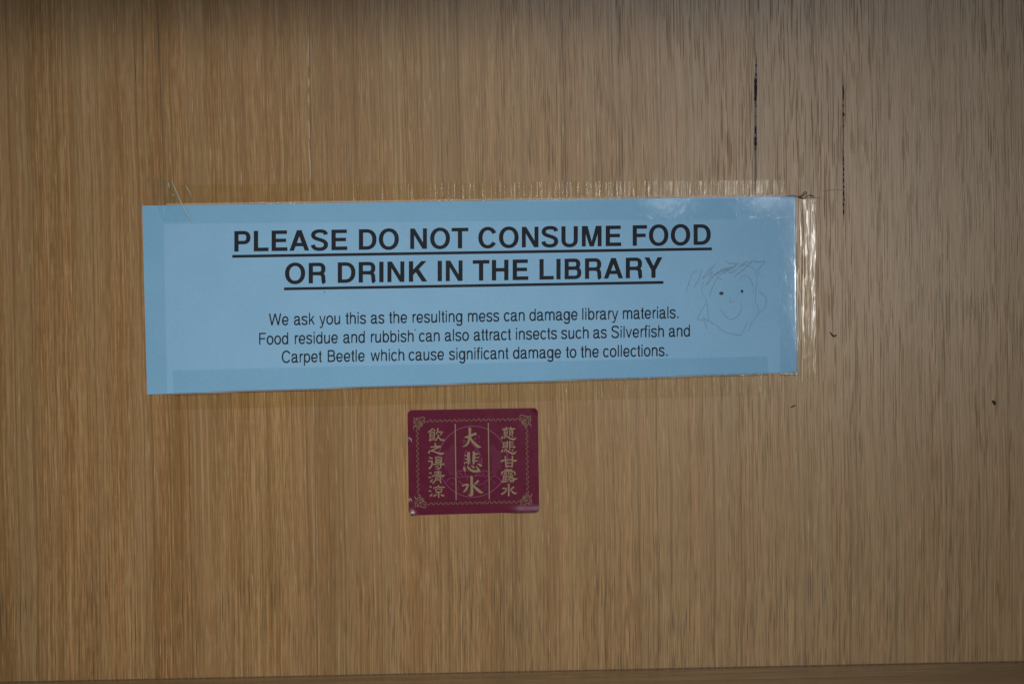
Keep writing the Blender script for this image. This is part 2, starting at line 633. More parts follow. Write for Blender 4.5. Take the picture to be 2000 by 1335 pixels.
mb = MB()
NU, NV = 24, 8
for j in range(NV + 1):
    for i in range(NU + 1):
        x, y = bil(SIGN, i / NU, j / NV)
        X, Z = P(x, y)
        mb.v.append((X, -HP, Z))
for j in range(NV):
    for i in range(NU):
        a = j * (NU + 1) + i
        mb.f.append((a, a + NU + 1, a + NU + 2, a + 1))
rim = [i for i in range(NU + 1)] + [j * (NU + 1) + NU for j in range(1, NV + 1)] + \
      [NV * (NU + 1) + i for i in range(NU - 1, -1, -1)] + [j * (NU + 1) for j in range(NV - 1, 0, -1)]
b0 = len(mb.v)
for k in rim:
    mb.v.append((mb.v[k][0], -0.10 * MM, mb.v[k][2]))
for k in range(len(rim)):
    k2 = (k + 1) % len(rim)
    mb.f.append((rim[k], rim[k2], b0 + k2, b0 + k))
mb.build('paper_sheet', M_PAPER, sign)

# ---- lettering: a grotesque drawn with a pen of unequal width (1000 units to the em, y up)


def arc(cx, cy, rx, ry, a0, a1, n=18, p=2.0):
    out = []
    for k in range(n + 1):
        a = R(a0 + (a1 - a0) * k / n)
        c, s = math.cos(a), math.sin(a)
        out.append((cx + rx * math.copysign(abs(c) ** (2 / p), c), cy + ry * math.copysign(abs(s) ** (2 / p), s)))
    return out


def rect(x0, y0, x1, y1): return ('p', [(x0, y0), (x1, y0), (x1, y1), (x0, y1)])


def S_(pts, closed=False, w=None): return ('s', pts, closed, w)


def s_curve(x0, x1, y0, y1, k):
    """spine of an S in a box"""
    base = [(0.985, 0.800), (0.93, 0.905), (0.79, 0.975), (0.50, 1.0), (0.23, 0.970), (0.06, 0.875), (0.03, 0.745), (0.12, 0.640), (0.33, 0.570),
            (0.60, 0.505), (0.86, 0.420), (0.985, 0.290), (0.945, 0.130), (0.77, 0.028), (0.50, 0.0), (0.23, 0.030), (0.06, 0.120), (0.0, 0.245)]
    return catmull([(x0 + (x1 - x0) * a, y0 + (y1 - y0) * b) for a, b in base], 4)


BOLD = {
    'P': (667, 73, 627, [rect(73, 0, 220, 718), S_([(200, 659), (400, 659)] + arc(395, 486, 162, 173, 90, -90, 16, 2.3) + [(200, 313)])]),
    'R': (722, 76, 677, [rect(76, 0, 223, 718), S_([(200, 659), (430, 659)] + arc(425, 500, 155, 159, 90, -90, 16, 2.4) + [(200, 341)]),
                         S_(catmull([(400, 341), (500, 325), (562, 270), (580, 190), (585, 90), (598, 30), (622, 0)], 5), False, (140, 125))]),
    'B': (722, 76, 669, [rect(76, 0, 223, 718), S_([(200, 659), (425, 659)] + arc(425, 523, 135, 136, 90, -90, 14, 2.4) + [(200, 387)]),
                         S_([(210, 383), (440, 383)] + arc(440, 221, 158, 162, 90, -90, 14, 2.4) + [(200, 59)])]),
    'D': (722, 76, 685, [rect(76, 0, 223, 718), S_([(200, 658), (340, 658)] + arc(340, 359, 272, 299, 90, -90, 22, 2.25) + [(200, 60)])]),
    'O': (778, 44, 734, [S_(arc(389, 359, 273, 319, 0, 345, 30, 2.12), True)]),
    'C': (722, 44, 684, [S_(arc(370, 359, 258, 319, 27, 329, 30, 2.12))]),
    'S': (667, 39, 629, [S_(s_curve(106, 560, 41, 677, 0))]),
    'U': (722, 72, 651, [S_([(145, 718), (145, 235)] + arc(361, 235, 216, 195, 180, 360, 20, 2.2) + [(578, 718)])]),
    'I': (278, 64, 214, [rect(64, 0, 214, 718)]),
    'L': (611, 76, 583, [rect(76, 0, 226, 718), rect(200, 0, 583, 126)]),
    'E': (667, 76, 621, [rect(76, 0, 226, 718), rect(200, 594, 605, 718), rect(200, 308, 578, 430), rect(200, 0, 621, 126)]),
    'F': (611, 76, 587, [rect(76, 0, 226, 718), rect(200, 594, 587, 718), rect(200, 300, 540, 422)]),
    'T': (611, 14, 598, [rect(14, 594, 598, 718), rect(231, 0, 381, 620)]),
    'H': (722, 71, 651, [rect(71, 0, 221, 718), rect(501, 0, 651, 718), rect(200, 306, 520, 432)]),
    'N': (722, 69, 654, [rect(69, 0, 209, 718), rect(514, 0, 654, 718), ('p', [(500, 0), (654, 0), (223, 718), (69, 718)])]),
    'M': (833, 69, 765, [rect(69, 0, 207, 718), rect(627, 0, 765, 718), ('p', [(345, 0), (462, 0), (272, 718), (120, 718)]),
                         ('p', [(372, 0), (489, 0), (714, 718), (562, 718)])]),
    'A': (722, 20, 702, [('p', [(20, 0), (176, 0), (440, 718), (280, 718)]), ('p', [(546, 0), (702, 0), (442, 718), (282, 718)]), rect(190, 155, 530, 275)]),
    'K': (722, 87, 722, [rect(87, 0, 237, 718), ('p', [(230, 228), (230, 420), (515, 718), (700, 718)]), ('p', [(542, 0), (722, 0), (430, 448), (318, 345)])]),
    'Y': (667, 15, 653, [rect(259, 0, 409, 300), ('p', [(15, 718), (187, 718), (409, 268), (259, 268)]), ('p', [(653, 718), (481, 718), (259, 268), (409, 268)])]),
    ' ': (278, 0, 0, []),
}
o_l = arc(278, 262, 201, 238, 0, 345, 24, 2.1)
REG = {
    'a': (556, 36, 530, [S_(catmull([(85, 365), (105, 450), (170, 493), (265, 500), (365, 478), (402, 405), (402, 250), (402, 100), (418, 40), (470, 25), (525, 30)], 4)),
                         S_(catmull([(402, 325), (340, 298), (200, 275), (105, 225), (78, 140), (110, 55), (200, 24), (310, 50), (385, 120), (402, 200)], 4))]),
    'b': (556, 58, 517, [rect(58, 0, 142, 718), S_(arc(290, 262, 185, 238, 0, 345, 24, 2.1), True)]),
    'c': (500, 30, 477, [S_(arc(262, 262, 190, 238, 38, 322, 24, 2.1))]),
    'd': (556, 35, 499, [rect(415, 0, 499, 718), S_(arc(266, 262, 188, 238, 0, 345, 24, 2.1), True)]),
    'e': (556, 40, 516, [S_([(90, 250), (470, 250)] + arc(278, 262, 195, 238, 5, 328, 26, 2.1)[1:])]),
    'f': (278, 14, 262, [S_(catmull([(262, 688), (205, 688), (150, 660), (130, 590), (128, 520)], 4) + [(128, 0)]), rect(14, 455, 245, 523)]),
    'g': (556, 40, 499, [S_(arc(262, 270, 182, 230, 0, 345, 24, 2.1), True), S_([(457, 523), (457, 20)] + catmull([(457, -40), (430, -135), (350, -182), (250, -182), (150, -155), (108, -85)], 4))]),
    'h': (556, 65, 491, [rect(65, 0, 149, 718), S_(catmull([(107, 330), (145, 440), (220, 496), (310, 498), (410, 460), (449, 370)], 4) + [(449, 0)])]),
    'i': (222, 67, 155, [rect(67, 0, 155, 523), rect(67, 604, 155, 718)]),
    'k': (500, 67, 501, [rect(67, 0, 150, 718), ('p', [(145, 160), (145, 285), (378, 523), (480, 523)]), ('p', [(400, 0), (501, 0), (292, 345), (225, 275)])]),
    'l': (222, 67, 155, [rect(67, 0, 155, 718)]),
    'm': (833, 65, 769, [rect(65, 0, 149, 523), S_(catmull([(107, 330), (140, 440), (205, 494), (280, 496), (375, 460), (417, 370)], 4) + [(417, 0)]),
                         S_(catmull([(417, 330), (450, 440), (515, 494), (590, 496), (688, 460), (727, 370)], 4) + [(727, 0)])]),
    'n': (556, 65, 491, [rect(65, 0, 149, 523), S_(catmull([(107, 330), (145, 440), (220, 496), (310, 498), (410, 460), (449, 370)], 4) + [(449, 0)])]),
    'o': (556, 35, 521, [S_(o_l, True)]),
    'p': (556, 58, 517, [rect(58, -207, 142, 523), S_(arc(290, 262, 185, 238, 0, 345, 24, 2.1), True)]),
    'r': (333, 77, 332, [rect(77, 0, 161, 523), S_(catmull([(119, 310), (150, 420), (220, 485), (332, 492)], 4))]),
    's': (500, 32, 464, [S_(s_curve(74, 422, 23, 500, 0))]),
    't': (278, 14, 257, [S_([(144, 669), (144, 110)] + catmull([(146, 75), (170, 38), (215, 30), (257, 34)], 4)), rect(14, 455, 257, 523)]),
    'u': (556, 68, 489, [S_([(110, 523), (110, 150)] + catmull([(118, 95), (165, 35), (250, 24), (340, 55), (420, 130), (447, 220)], 4)), rect(405, 0, 489, 523)]),
    'v': (500, 8, 492, [('p', [(8, 523), (102, 523), (298, 0), (205, 0)]), ('p', [(492, 523), (398, 523), (202, 0), (295, 0)])]),
    'w': (722, 14, 709, [('p', [(14, 523), (108, 523), (248, 0), (158, 0)]), ('p', [(158, 0), (248, 0), (408, 523), (318, 523)]),
                         ('p', [(565, 0), (475, 0), (314, 523), (404, 523)]), ('p', [(709, 523), (615, 523), (475, 0), (565, 0)])]),
    'y': (500, 11, 489, [('p', [(11, 523), (107, 523), (295, 0), (212, 0)]), S_([(442, 523), (270, 10)] + catmull([(240, -80), (190, -160), (120, -176), (45, -168)], 4), False, (88, 78))]),
    'W': (944, 16, 928, [('p', [(16, 718), (118, 718), (292, 0), (192, 0)]), ('p', [(192, 0), (292, 0), (524, 718), (424, 718)]),
                         ('p', [(752, 0), (652, 0), (420, 718), (520, 718)]), ('p', [(928, 718), (826, 718), (652, 0), (752, 0)])]),
    'F': (611, 86, 583, [rect(86, 0, 180, 718), rect(160, 635, 583, 718), rect(160, 318, 530, 400)]),
    'C': (722, 44, 681, [S_(arc(374, 359, 284, 337, 30, 326, 30, 2.1))]),
    'B': (667, 74, 627, [rect(74, 0, 168, 718), S_([(140, 677), (375, 677)] + arc(375, 526, 175, 151, 90, -90, 14, 2.3) + [(140, 375)]),
                         S_([(140, 375), (390, 375)] + arc(390, 208, 188, 167, 90, -90, 14, 2.3) + [(140, 41)])]),
    'S': (667, 49, 620, [S_(s_curve(94, 574, 20, 698, 0))]),
    '.': (278, 87, 191, [rect(87, 0, 191, 106)]),
    ' ': (278, 0, 0, []),
}


def text_line(mb, words, font, pen, y0, slope, xref, sx_fix, sy, h):
    """words: (text, left ink px, right ink px or None)"""
    for text, left, right in words:
        units = sum(font[c][0] for c in text)
        l_ink = font[text[0]][1]
        r_ink = units - font[text[-1]][0] + font[text[-1]][2]
        sx = sx_fix if right is None else (right - left) / (r_ink - l_ink)
        x = left - l_ink * sx
        for c in text:
            adv, _, _, shapes = font[c]
            for k, s in enumerate(shapes):
                hk = h + (k + 1) * 0.006 * MM

                def T(p, x=x, sx=sx):
                    X = x + p[0] * sx
                    return X, y0 + slope * (X - xref) - p[1] * sy
                if s[0] == 'p':
                    mb.poly([T(p) for p in s[1]], hk)
                else:
                    w = s[3] or pen
                    mb.ribbon([(*T(p), w[0] * sx, w[1] * sy) for p in s[1]], hk, s[2])
            x += adv * sx


def bar(x0, y0, x1, y1, w, h, name, mat, parent):
    mb = MB()
    mb.poly([(x0, y0), (x1, y1), (x1, y1 + w), (x0, y0 + w)], h)
    return mb.build(name, mat, parent)


PEN_B, PEN_R = (148, 122), (108, 92)
mb = MB()
text_line(mb, [('PLEASE', 457.8, 678.4), ('DO', 701.0, 779.0), ('NOT', 801.2, 914.8), ('CONSUME', 934.6, 1213.2), ('FOOD', 1235.6, 1388.0)],
          BOLD, PEN_B, 491.3, -0.0146, 458, None, 0.0557, PRINT)
h1 = mb.build('heading_line', M_TONER, sign)
bar(453.8, 497.8, 1390.3, 483.2, 5.5, PRINT, 'underline', M_TONER, h1)
mb = MB()
text_line(mb, [('OR', 556.9, 637.2), ('DRINK', 659.8, 834.5), ('IN', 854.8, 903.5), ('THE', 923.3, 1031.8), ('LIBRARY', 1053.6, 1293.8)],
          BOLD, PEN_B, 554.0, -0.0162, 557, None, 0.0557, PRINT)
h2 = mb.build('heading_line', M_TONER, sign)
bar(554.8, 561.2, 1295.7, 548.6, 5.4, PRINT, 'underline', M_TONER, h2)


RIGHT_END = {('Silverfish', 1194): 1296.5, ('significant', 877): 993.0, ('and', 1306): 1347.4, ('collections.', 1178): 1303.7, ('materials.', 1216): 1325.2}


def body(words, end, y0, slope):
    toks = [w for w, _ in words]
    total = ' '.join(toks)
    units = sum(REG[c][0] for c in total)
    last = total[-1]
    ink = units - REG[last][0] + REG[last][2] - REG[total[0]][1]
    sx = (end - words[0][1]) / ink
    mb = MB()
    text_line(mb, [(w, x, RIGHT_END.get((w, round(x)))) for w, x in words], REG, PEN_R, y0, slope, words[0][1], sx, 0.0322, PRINT)
    return mb.build('text_line', M_TONER, sign)


body([('We', 525.3), ('ask', 574.5), ('you', 623.6), ('this', 674.8), ('as', 724.5), ('the', 759.7), ('resulting', 805.8), ('mess', 914.0), ('can', 984.2),
      ('damage', 1034.0), ('library', 1137.1), ('materials.', 1216.4)], 1325.2, 635.2, -0.0178)
body([('Food', 506.3), ('residue', 575.9), ('and', 670.7), ('rubbish', 724.5), ('can', 818.4), ('also', 868.9), ('attract', 925.5), ('insects', 1007.7),
      ('such', 1096.1), ('as', 1158.7), ('Silverfish', 1194.1), ('and', 1306.4)], 1347.4, 672.8, -0.0192)
body([('Carpet', 550.6), ('Beetle', 640.2), ('which', 723.9), ('cause', 798.3), ('significant', 877.2), ('damage', 1002.0), ('to', 1104.8), ('the', 1134.0),
      ('collections.', 1178.0)], 1303.7, 708.0, -0.0176)


def blob(mb, x, y, rx, ry, h, jag=0.15, n=12):
    mb.poly([(x + math.cos(k / n * 6.2832) * rx * (1 + random.uniform(-jag, jag)), y + math.sin(k / n * 6.2832) * ry * (1 + random.uniform(-jag, jag)))
             for k in range(n)], h)


for x, y, r in ((634.0, 570.0, 1.1), (810.8, 643.8, 1.4)):
    mb = MB()
    blob(mb, x, y, r, r, PRINT + 0.06 * MM)
    mb.build('ink_speck', M_INK_DOT, sign)

# ---- pencil drawing of a smiling face at the right of the notice
DK = 7.416


def dd(pts, w0=1.15):
    out = []
    n = len(pts)
    for k, (x, y) in enumerate(pts):
        t = k / max(1, n - 1)
        w = 0.86 * w0 * (0.55 + 0.45 * math.sin(math.pi * min(max(t, .08), .92))) * random.uniform(.85, 1.15)
        out.append((1330 + x / DK, 490 + y / DK, w))
    return out


def pencil(name, strokes, parent, w0=1.15):
    mb = MB()
    for k, s in enumerate(strokes):
        wribbon(mb, dd(s, w0), PRINT + (0.004 + 0.004 * (k % 12)) * MM, 5)
    return mb.build(name, M_PENCIL, parent)


face = pencil('face_drawing', [
    [(335, 430), (300, 560), (320, 640), (370, 720), (385, 850), (402, 985), (440, 1035), (520, 1080), (580, 1140), (660, 1180), (830, 1215), (880, 1190), (930, 1090), (965, 1015)],
    [(960, 215), (1040, 250), (1082, 320), (1102, 400), (1088, 560), (1080, 740), (1115, 830), (1113, 905), (1020, 1050), (978, 1162)]], sign, 1.1)
face['label'] = 'smiling child-like face sketched in pencil at the right end of the notice'
pencil('ear', [[(1130, 585), (1200, 640), (1235, 710), (1222, 800), (1180, 860), (1120, 900)]], face, 1.2)
pencil('ear', [[(360, 758), (300, 860), (240, 980), (275, 1000), (340, 1000)], [(310, 968), (345, 985), (385, 1005), (365, 1032)], [(330, 990), (355, 1080), (382, 1132)]], face, 1.3)
pencil('eyebrow', [[(412, 670), (432, 590), (480, 480), (528, 398), (558, 395), (592, 420)]], face, 1.2)
pencil('eyebrow', [[(843, 438), (866, 375), (920, 350), (980, 378), (1022, 440), (1048, 560), (1042, 620)]], face, 1.2)
pencil('nose', [[(712, 668), (704, 755)], [(704, 755), (778, 730)]], face, 1.25)
pencil('mouth', [[(578, 838), (620, 910), (690, 985), (760, 980), (830, 932), (865, 860), (873, 740)]], face, 1.2)
for x, y, rx, ry in ((585, 612, 30, 26), (882, 583, 21, 23)):
    mb = MB()
    blob(mb, 1330 + x / DK, 490 + y / DK, rx / DK, ry / DK, PRINT + 0.06 * MM, 0.12)
    mb.build('eye', M_INK_DOT, face)
pencil('hair', [
    [(70, 620), (110, 480), (155, 340), (200, 300), (250, 285)], [(300, 258), (262, 400), (188, 525)],
    [(300, 412), (380, 300), (440, 225)], [(300, 410), (380, 350), (455, 300), (420, 390), (350, 508)], [(400, 300), (450, 250), (505, 175)],
    [(350, 508), (440, 410), (480, 345), (590, 275), (735, 230)], [(735, 230), (690, 270), (610, 335)], [(520, 388), (620, 300), (700, 255), (805, 200)],
    [(470, 360), (560, 310), (700, 240)], [(805, 200), (740, 260), (692, 300), (720, 320), (800, 270), (880, 200), (965, 142)],
    [(965, 142), (900, 190), (878, 222), (950, 185), (1035, 148), (1082, 145), (1090, 165), (1150, 155), (1218, 148), (1160, 220), (1100, 290), (1120, 325), (1155, 355)],
    [(695, 180), (780, 182), (845, 190)], [(755, 382), (850, 310), (925, 262)], [(800, 345), (880, 290), (960, 215), (1035, 155)], [(640, 138), (700, 185)],
    [(580, 255), (600, 275), (650, 270)]], face, 1.25)

# ------------------------------------------------------------------ clear tape round the notice


def sdist(x, y):
    """signed distance to the notice in pixels (negative inside)"""
    d = -1e9
    q = SIGN
    for k in range(4):
        a, b = q[k], q[(k + 1) % 4]
        ex, ey = b[0] - a[0], b[1] - a[1]
        Ln = math.hypot(ex, ey)
        d = max(d, ((x - a[0]) * ey - (y - a[1]) * ex) / Ln)
    return d


def sm(a, b, x):
    t = min(1, max(0, (x - a) / (b - a)))
    return t * t * (3 - 2 * t)


def tape(name, quad, nu, nv, label, lift=0.0, jag_u=(0, 0), wob=0.0, gap=3.4):
    mb = MB()
    rng = random.Random(len(label))
    zig0 = [rng.uniform(-1, 1) for _ in range(nv + 1)]
    zig1 = [rng.uniform(-1, 1) for _ in range(nv + 1)]
    Lu = math.hypot(quad[1][0] - quad[0][0], quad[1][1] - quad[0][1])
    for j in range(nv + 1):
        for i in range(nu + 1):
            u, v = i / nu, j / nv
            if i == 0: u += zig0[j] * jag_u[0] / Lu
            if i == nu: u += zig1[j] * jag_u[1] / Lu
            x, y = bil(quad, u, v)
            d = sdist(x, y)
            t = 1 - sm(0.3, gap, d)
            h = (0.09 * MM + lift) * (1 - t) + (HP + 0.13 * MM + lift) * t
            X, Z = P(x, y)
            mb.v.append((X, -h, Z))
            mb.a.append(t)
    for j in range(nv):
        for i in range(nu):
            a = j * (nu + 1) + i
            mb.f.append((a, a + nu + 1, a + nu + 2, a + 1))
    o = mb.build(name, M_TAPE, None, True)
    tag(o, label, 'tape', 'clear tape strips round the notice')
    return o


# left strip: cut flush with the paper's edge
tape('sticky_tape', ((278.6, 403.5), (319.0, 402.5), (326.8, 767.6), (288.0, 769.0)), 12, 40,
     'clear tape down the left edge of the blue notice, cut flush with the paper')
top = tape('sticky_tape', ((330, 361.5), (1532.5, 351.5), (1521, 427), (318, 437)), 160, 34,
           'long clear tape along the top edge of the notice, glinting towards its right end', 0.05 * MM, (0, 2.2))
tape('sticky_tape', ((1518.5, 386), (1592, 389), (1597.5, 746), (1524, 746)), 34, 120,
     'short clear tape on the right edge of the notice with bright white glare streaks', 0.10 * MM, (0, 0.6))
tape('sticky_tape', ((337, 722.7), (1499, 695), (1501, 772), (342, 800)), 160, 34,
     'long clear tape along the bottom edge of the notice, above the maroon sticker', 0.03 * MM, (0, 2.2), gap=1.4)
# small folded flap and the white crease at the top strip's left end
mb = MB()
for pts in ([(284, 347), (300, 347.5), (322, 350.5), (338, 354.5), (378, 432), (345, 434.5), (318.5, 432)],):
    n = len(pts)
    mb.poly(pts, lambda x, y: HP + 0.24 * MM)
mb.a = [1.0] * 7
mb.build('folded_flap', M_TAPE, top)
for pts in ([(336, 354, .8), (341, 366, 2.0), (347, 380, 2.3), (354, 396, 2.6), (362, 413, 2.8), (369, 425, 2.4), (374, 431, 1.6), (378, 433.5, 0.6)],
            [(363, 362, .6), (366.5, 369, 2.0), (371, 376, 1.6), (374, 386, .6)],
            [(328.5, 355, .6), (330, 362, 2.6), (331, 368, 1.0)],
            [(336.5, 378, .5), (338.5, 382, 1.6), (340, 385, .6)]):
    mb = MB()
    c = catmull(pts, 5)
    for sg in (-1, 1):
        i0 = len(mb.v)
        for k, p in enumerate(c):
            a, b = c[max(0, k - 1)], c[min(len(c) - 1, k + 1)]
            dx, dy = b[0] - a[0], b[1] - a[1]
            ln = math.hypot(dx, dy)
            X, Z = P(p[0] + sg * -dy / ln * p[2] / 2, p[1] + sg * dx / ln * p[2] / 2)
            mb.v.append((X, -(HP + 0.26 * MM), Z))
            X, Z = P(p[0], p[1])
            mb.v.append((X, -(HP + 0.26 * MM + p[2] * PXM * 0.6), Z))
        for k in range(len(c) - 1):
            q = i0 + 2 * k
            mb.f.append((q, q + 1, q + 3, q + 2))
    mb.build('crease', M_CREASE, top, True)

# ------------------------------------------------------------------ the maroon sticker
STQ = ((796.0, 800.5), (1050.3, 796.0), (1053.3, 998.5), (798.7, 1005.5))
SW, SH = 254.5, 204.0
HS = 0.16 * MM
sticker = empty('sticker', 924, 901)
tag(sticker, 'small maroon rounded sticker with gold Chinese characters, stuck on the panel under the blue notice', 'sticker')


def st_h(a, b):
    """height of the sticker; a from the left, b from the top (pixels)"""
    h = HS
    d = math.hypot(a - 2, b - (SH - 2))                       # lower-left corner curls
    h += 0.8 * MM * max(0, 1 - d / 16) ** 1.5
    d = math.hypot(a - 0, b - (SH - 26))
    h += 0.7 * MM * (1 - sm(0, 8, d))
    d = math.hypot(a - 0, b - 61)
    h += 0.9 * MM * (1 - sm(0, 8, d))
    d = math.hypot(a - SW, b - 2)                             # upper-right corner, a small lift
    h += 0.9 * MM * (1 - sm(0, 11, d))
    e = (SH - b)                                              # lower edge near the right corner
    h += 0.6 * MM * (1 - sm(0, 16, e)) * sm(SW - 75, SW - 40, a)
    return h


def corner(a, b, r):
    ca, cb = min(a, SW - a), min(b, SH - b)
    if ca >= r or cb >= r: return a, b
    qx, qy = r - ca, r - cb
    m, l = max(qx, qy), math.hypot(qx, qy)
    if l == 0: return a, b
    qx, qy = qx * m / l, qy * m / l
    na, nb = r - qx, r - qy
    return (na if a < SW / 2 else SW - na), (nb if b < SH / 2 else SH - nb)


def grid_axis(L_, n, r):
    inner = [r + (L_ - 2 * r) * k / n for k in range(n + 1)]
    e = [r * k / 5 for k in range(5)]
    return e + inner + [L_ - x for x in reversed(e)]


mb = MB()
xs, ys = grid_axis(SW, 60, 9.0), grid_axis(SH, 48, 9.0)
for b in ys:
    for a in xs:
        a2, b2 = corner(a, b, 9.0)
        x, y = bil(STQ, a2 / SW, b2 / SH)
        X, Z = P(x, y)
        mb.v.append((X, -st_h(a2, b2), Z))
nx = len(xs)
for j in range(len(ys) - 1):
    for i in range(nx - 1):
        q = j * nx + i
        mb.f.append((q, q + nx, q + nx + 1, q + 1))
base = mb.build('sticker_sheet', M_STICK, sticker, True)

SP = HS + 0.03 * MM


def wr(mb, pts, h, sub=5):
    wribbon(mb, pts, h, sub)


# frame: fine double chain and four scroll corners
def chain(x0, y0, x1, y1):
    mb = MB()
    L_ = math.hypot(x1 - x0, y1 - y0)
    ux, uy = (x1 - x0) / L_, (y1 - y0) / L_
    nx_, ny_ = -uy, ux
    n = round(L_ / 9.6)
    per = L_ / n
    for k in range(n):                 # each link an S
        pts = []
        for tx, ty in ((-.46, -.15), (-.44, .55), (-.30, 1), (-.12, .8), (0, 0), (.12, -.8), (.30, -1), (.44, -.55), (.46, .15)):
            s_ = min(max((k + .5 + tx * 1.12) * per, 0), L_)
            pts.append((x0 + ux * s_ + nx_ * ty * 2.0, y0 + uy * s_ + ny_ * ty * 2.0, 1.0))
        wr(mb, pts, SP + 0.006 * (k % 2) * MM, 2)
    return mb


frame = chain(833, 821.6, 1013, 818.2).build('chain_border', M_GOLD2, sticker)
chain(835, 983.2, 1015.5, 979.3).build('chain_border', M_GOLD2, sticker)
chain(814.8, 838, 816.9, 967).build('chain_border', M_GOLD2, sticker)
chain(1029.0, 834, 1030.6, 962).build('chain_border', M_GOLD2, sticker)
SCROLL = [[(-10.5, -11, 1), (-9, -6, 1.5), (-10.5, -2, 1.2), (-6, -3.5, 1.2), (-4.5, -7, 1.4), (-8, -9, 1.2)],
          [(-3, -10.5, 1.2), (-5, -8, 1.3), (-1, -7, 1.4), (2, -9, 1.3), (0, -11.5, 1.0)],
          [(4, -8, 1.0), (5, -10.5, 1.5), (9, -11, 1.5), (11, -8, 1.3), (9, -6, 1.1)],
          [(5, -3, 1.1), (8, -5, 1.4), (11, -3, 1.4), (10, 0, 1.2), (7, -1, 1.0)],
          [(-10.5, 2, 1.2), (-8, 0, 1.4), (-5, 2, 1.4), (-7, 5, 1.3), (-10, 5, 1.0)],
          [(-10, 12, 1.0), (-10.5, 8, 1.5), (-7, 6, 1.5), (-4, 8, 1.2)],
          [(-5, 10, 1.0), (-2, 8.5, 1.4), (1, 10.5, 1.4), (-1, 13, 1.2), (-4, 12, 1.0)],
          [(-3, -4, 1.3), (0, -2, 1.5), (3, -5, 1.3)], [(-3, 1, 1.2), (0, -1, 1.5), (4, 1, 1.4), (6, 4, 1.2)],
          [(-2, 4, 1.2), (1, 3, 1.5), (3, 6, 1.4), (5, 8, 1.1)], [(1, 6, 1.1), (3.5, 3, 1.3), (6, 7, 1.1)],
          [(-4, 5, 1.0), (-1, 6.5, 1.3), (2, 8, 1.1)], [(3, -2, 1.2), (6, 1, 1.3), (7.5, 5, 1.0)]]
for cx, cy, fx, fy in ((818.5, 825.8, 1, 1), (1026.3, 821.9, -1, 1), (820.8, 978.7, 1, -1), (1028.0, 974.2, -1, -1)):
    mb = MB()
    for k, s in enumerate(SCROLL):
        wr(mb, [(cx + fx * x * 1.02, cy + fy * (y - .5) * 1.02, w * 1.05) for x, y, w in s], SP + 0.006 * k * MM, 4)
    mb.build('corner_scroll', M_GOLD2, sticker)
for x0, y0, x1, y1 in ((889.1, 827.3, 890.9, 975.8), (953.7, 825.2, 955.7, 974.5)):
    mb = MB()
    mb.ribbon([(x0, y0, 2.1, 2.1), (x1, y1, 2.1, 2.1)], SP + 0.05 * MM)
    mb.build('divider_line', M_GOLD, sticker)

# faint line emblem behind the lettering
mb = MB()
mb.ribbon([(923.6 + 68.2 * math.cos(k / 72 * 6.28319), 900.6 + 69.2 * math.sin(k / 72 * 6.28319), 1.35, 1.35) for k in range(72)], SP, True)
emb = mb.build('emblem_ring', M_VIOLET, sticker)
mb = MB()
for sg in (-1, 1):
    for k in range(24):
        a = R(-40 + 72 * k / 23)
        r0, r1 = (37, 57) if abs(k - 12) < 7 else (40, 52)
        ca, sa = math.cos(a) * sg, math.sin(a)
        mb.ribbon([(923.6 + ca * r0, 900.6 + sa * r0, .55, .55), (923.6 + ca * r1, 900.6 + sa * r1, .9, .9)], SP)
mb.build('ray', M_VIOLET2, emb)


def c7(pts, w=1.0): return [(850 + x / 8.343, 820 + y / 8.343, w) for x, y in pts]


mb = MB()
for k, s in enumerate(([(160, 1030), (215, 960), (300, 940), (330, 980)], [(370, 990), (410, 1000), (430, 1030), (520, 1035)],
                       [(350, 870), (370, 840), (410, 830), (460, 812)], [(355, 890), (370, 925), (410, 930), (440, 900), (430, 870), (400, 865), (387, 888)],
                       [(720, 870), (770, 828), (830, 822), (860, 850)], [(860, 890), (830, 918), (790, 908), (778, 880), (802, 855)],
                       [(640, 920), (700, 897), (760, 910)], [(890, 970), (930, 915), (1000, 920), (1075, 990)],
                       [(640, 1040), (720, 1050), (800, 1022), (830, 982), (870, 970)], [(515, 990), (530, 930), (572, 908)],
                       [(485, 830), (490, 890), (530, 930)], [(440, 910), (470, 930), (520, 905)])):
    wr(mb, c7(s), SP + 0.006 * (k % 4) * MM, 4)
mb.build('cloud_line', M_VIOLET, emb)
mb = MB()
for k, s in enumerate(([(585, 370), (690, 480), (745, 590), (768, 700)], [(500, 490), (470, 640), (490, 760), (530, 830)], [(735, 540), (715, 610), (718, 720)],
                       [(700, 480), (660, 560)], [(740, 560), (750, 640), (745, 710)], [(660, 470), (640, 520)], [(500, 500), (530, 520)],
                       [(440, 318), (500, 332)], [(450, 378), (495, 358)], [(445, 345), (480, 350)], [(640, 290), (655, 330)], [(670, 270), (660, 320)],
                       [(690, 262), (725, 262), (710, 300)], [(700, 350), (735, 362)], [(580, 620), (575, 720)], [(700, 850), (640, 920)])):
    wr(mb, c7(s, .9), SP + 0.006 * (k % 4) * MM, 4)
mb.build('droplet_line', M_VIOLET, emb)
mb = MB()
rng = random.Random(3)
for (x, y) in ((285, 1040), (370, 1110), (470, 1140), (700, 1120), (815, 1100), (955, 1000), (540, 1150)):
    for k in range(5):
        xx, yy = x + rng.uniform(-26, 26), y + rng.uniform(-30, 30)
        a = rng.choice((0, .4, 1.5, 1.2, 2.3))
        wr(mb, c7([(xx - 18 * math.cos(a), yy - 18 * math.sin(a)), (xx + 18 * math.cos(a), yy + 18 * math.sin(a))], .7), SP + 0.006 * k * MM)
mb.build('wave_line', M_VIOLET2, emb)

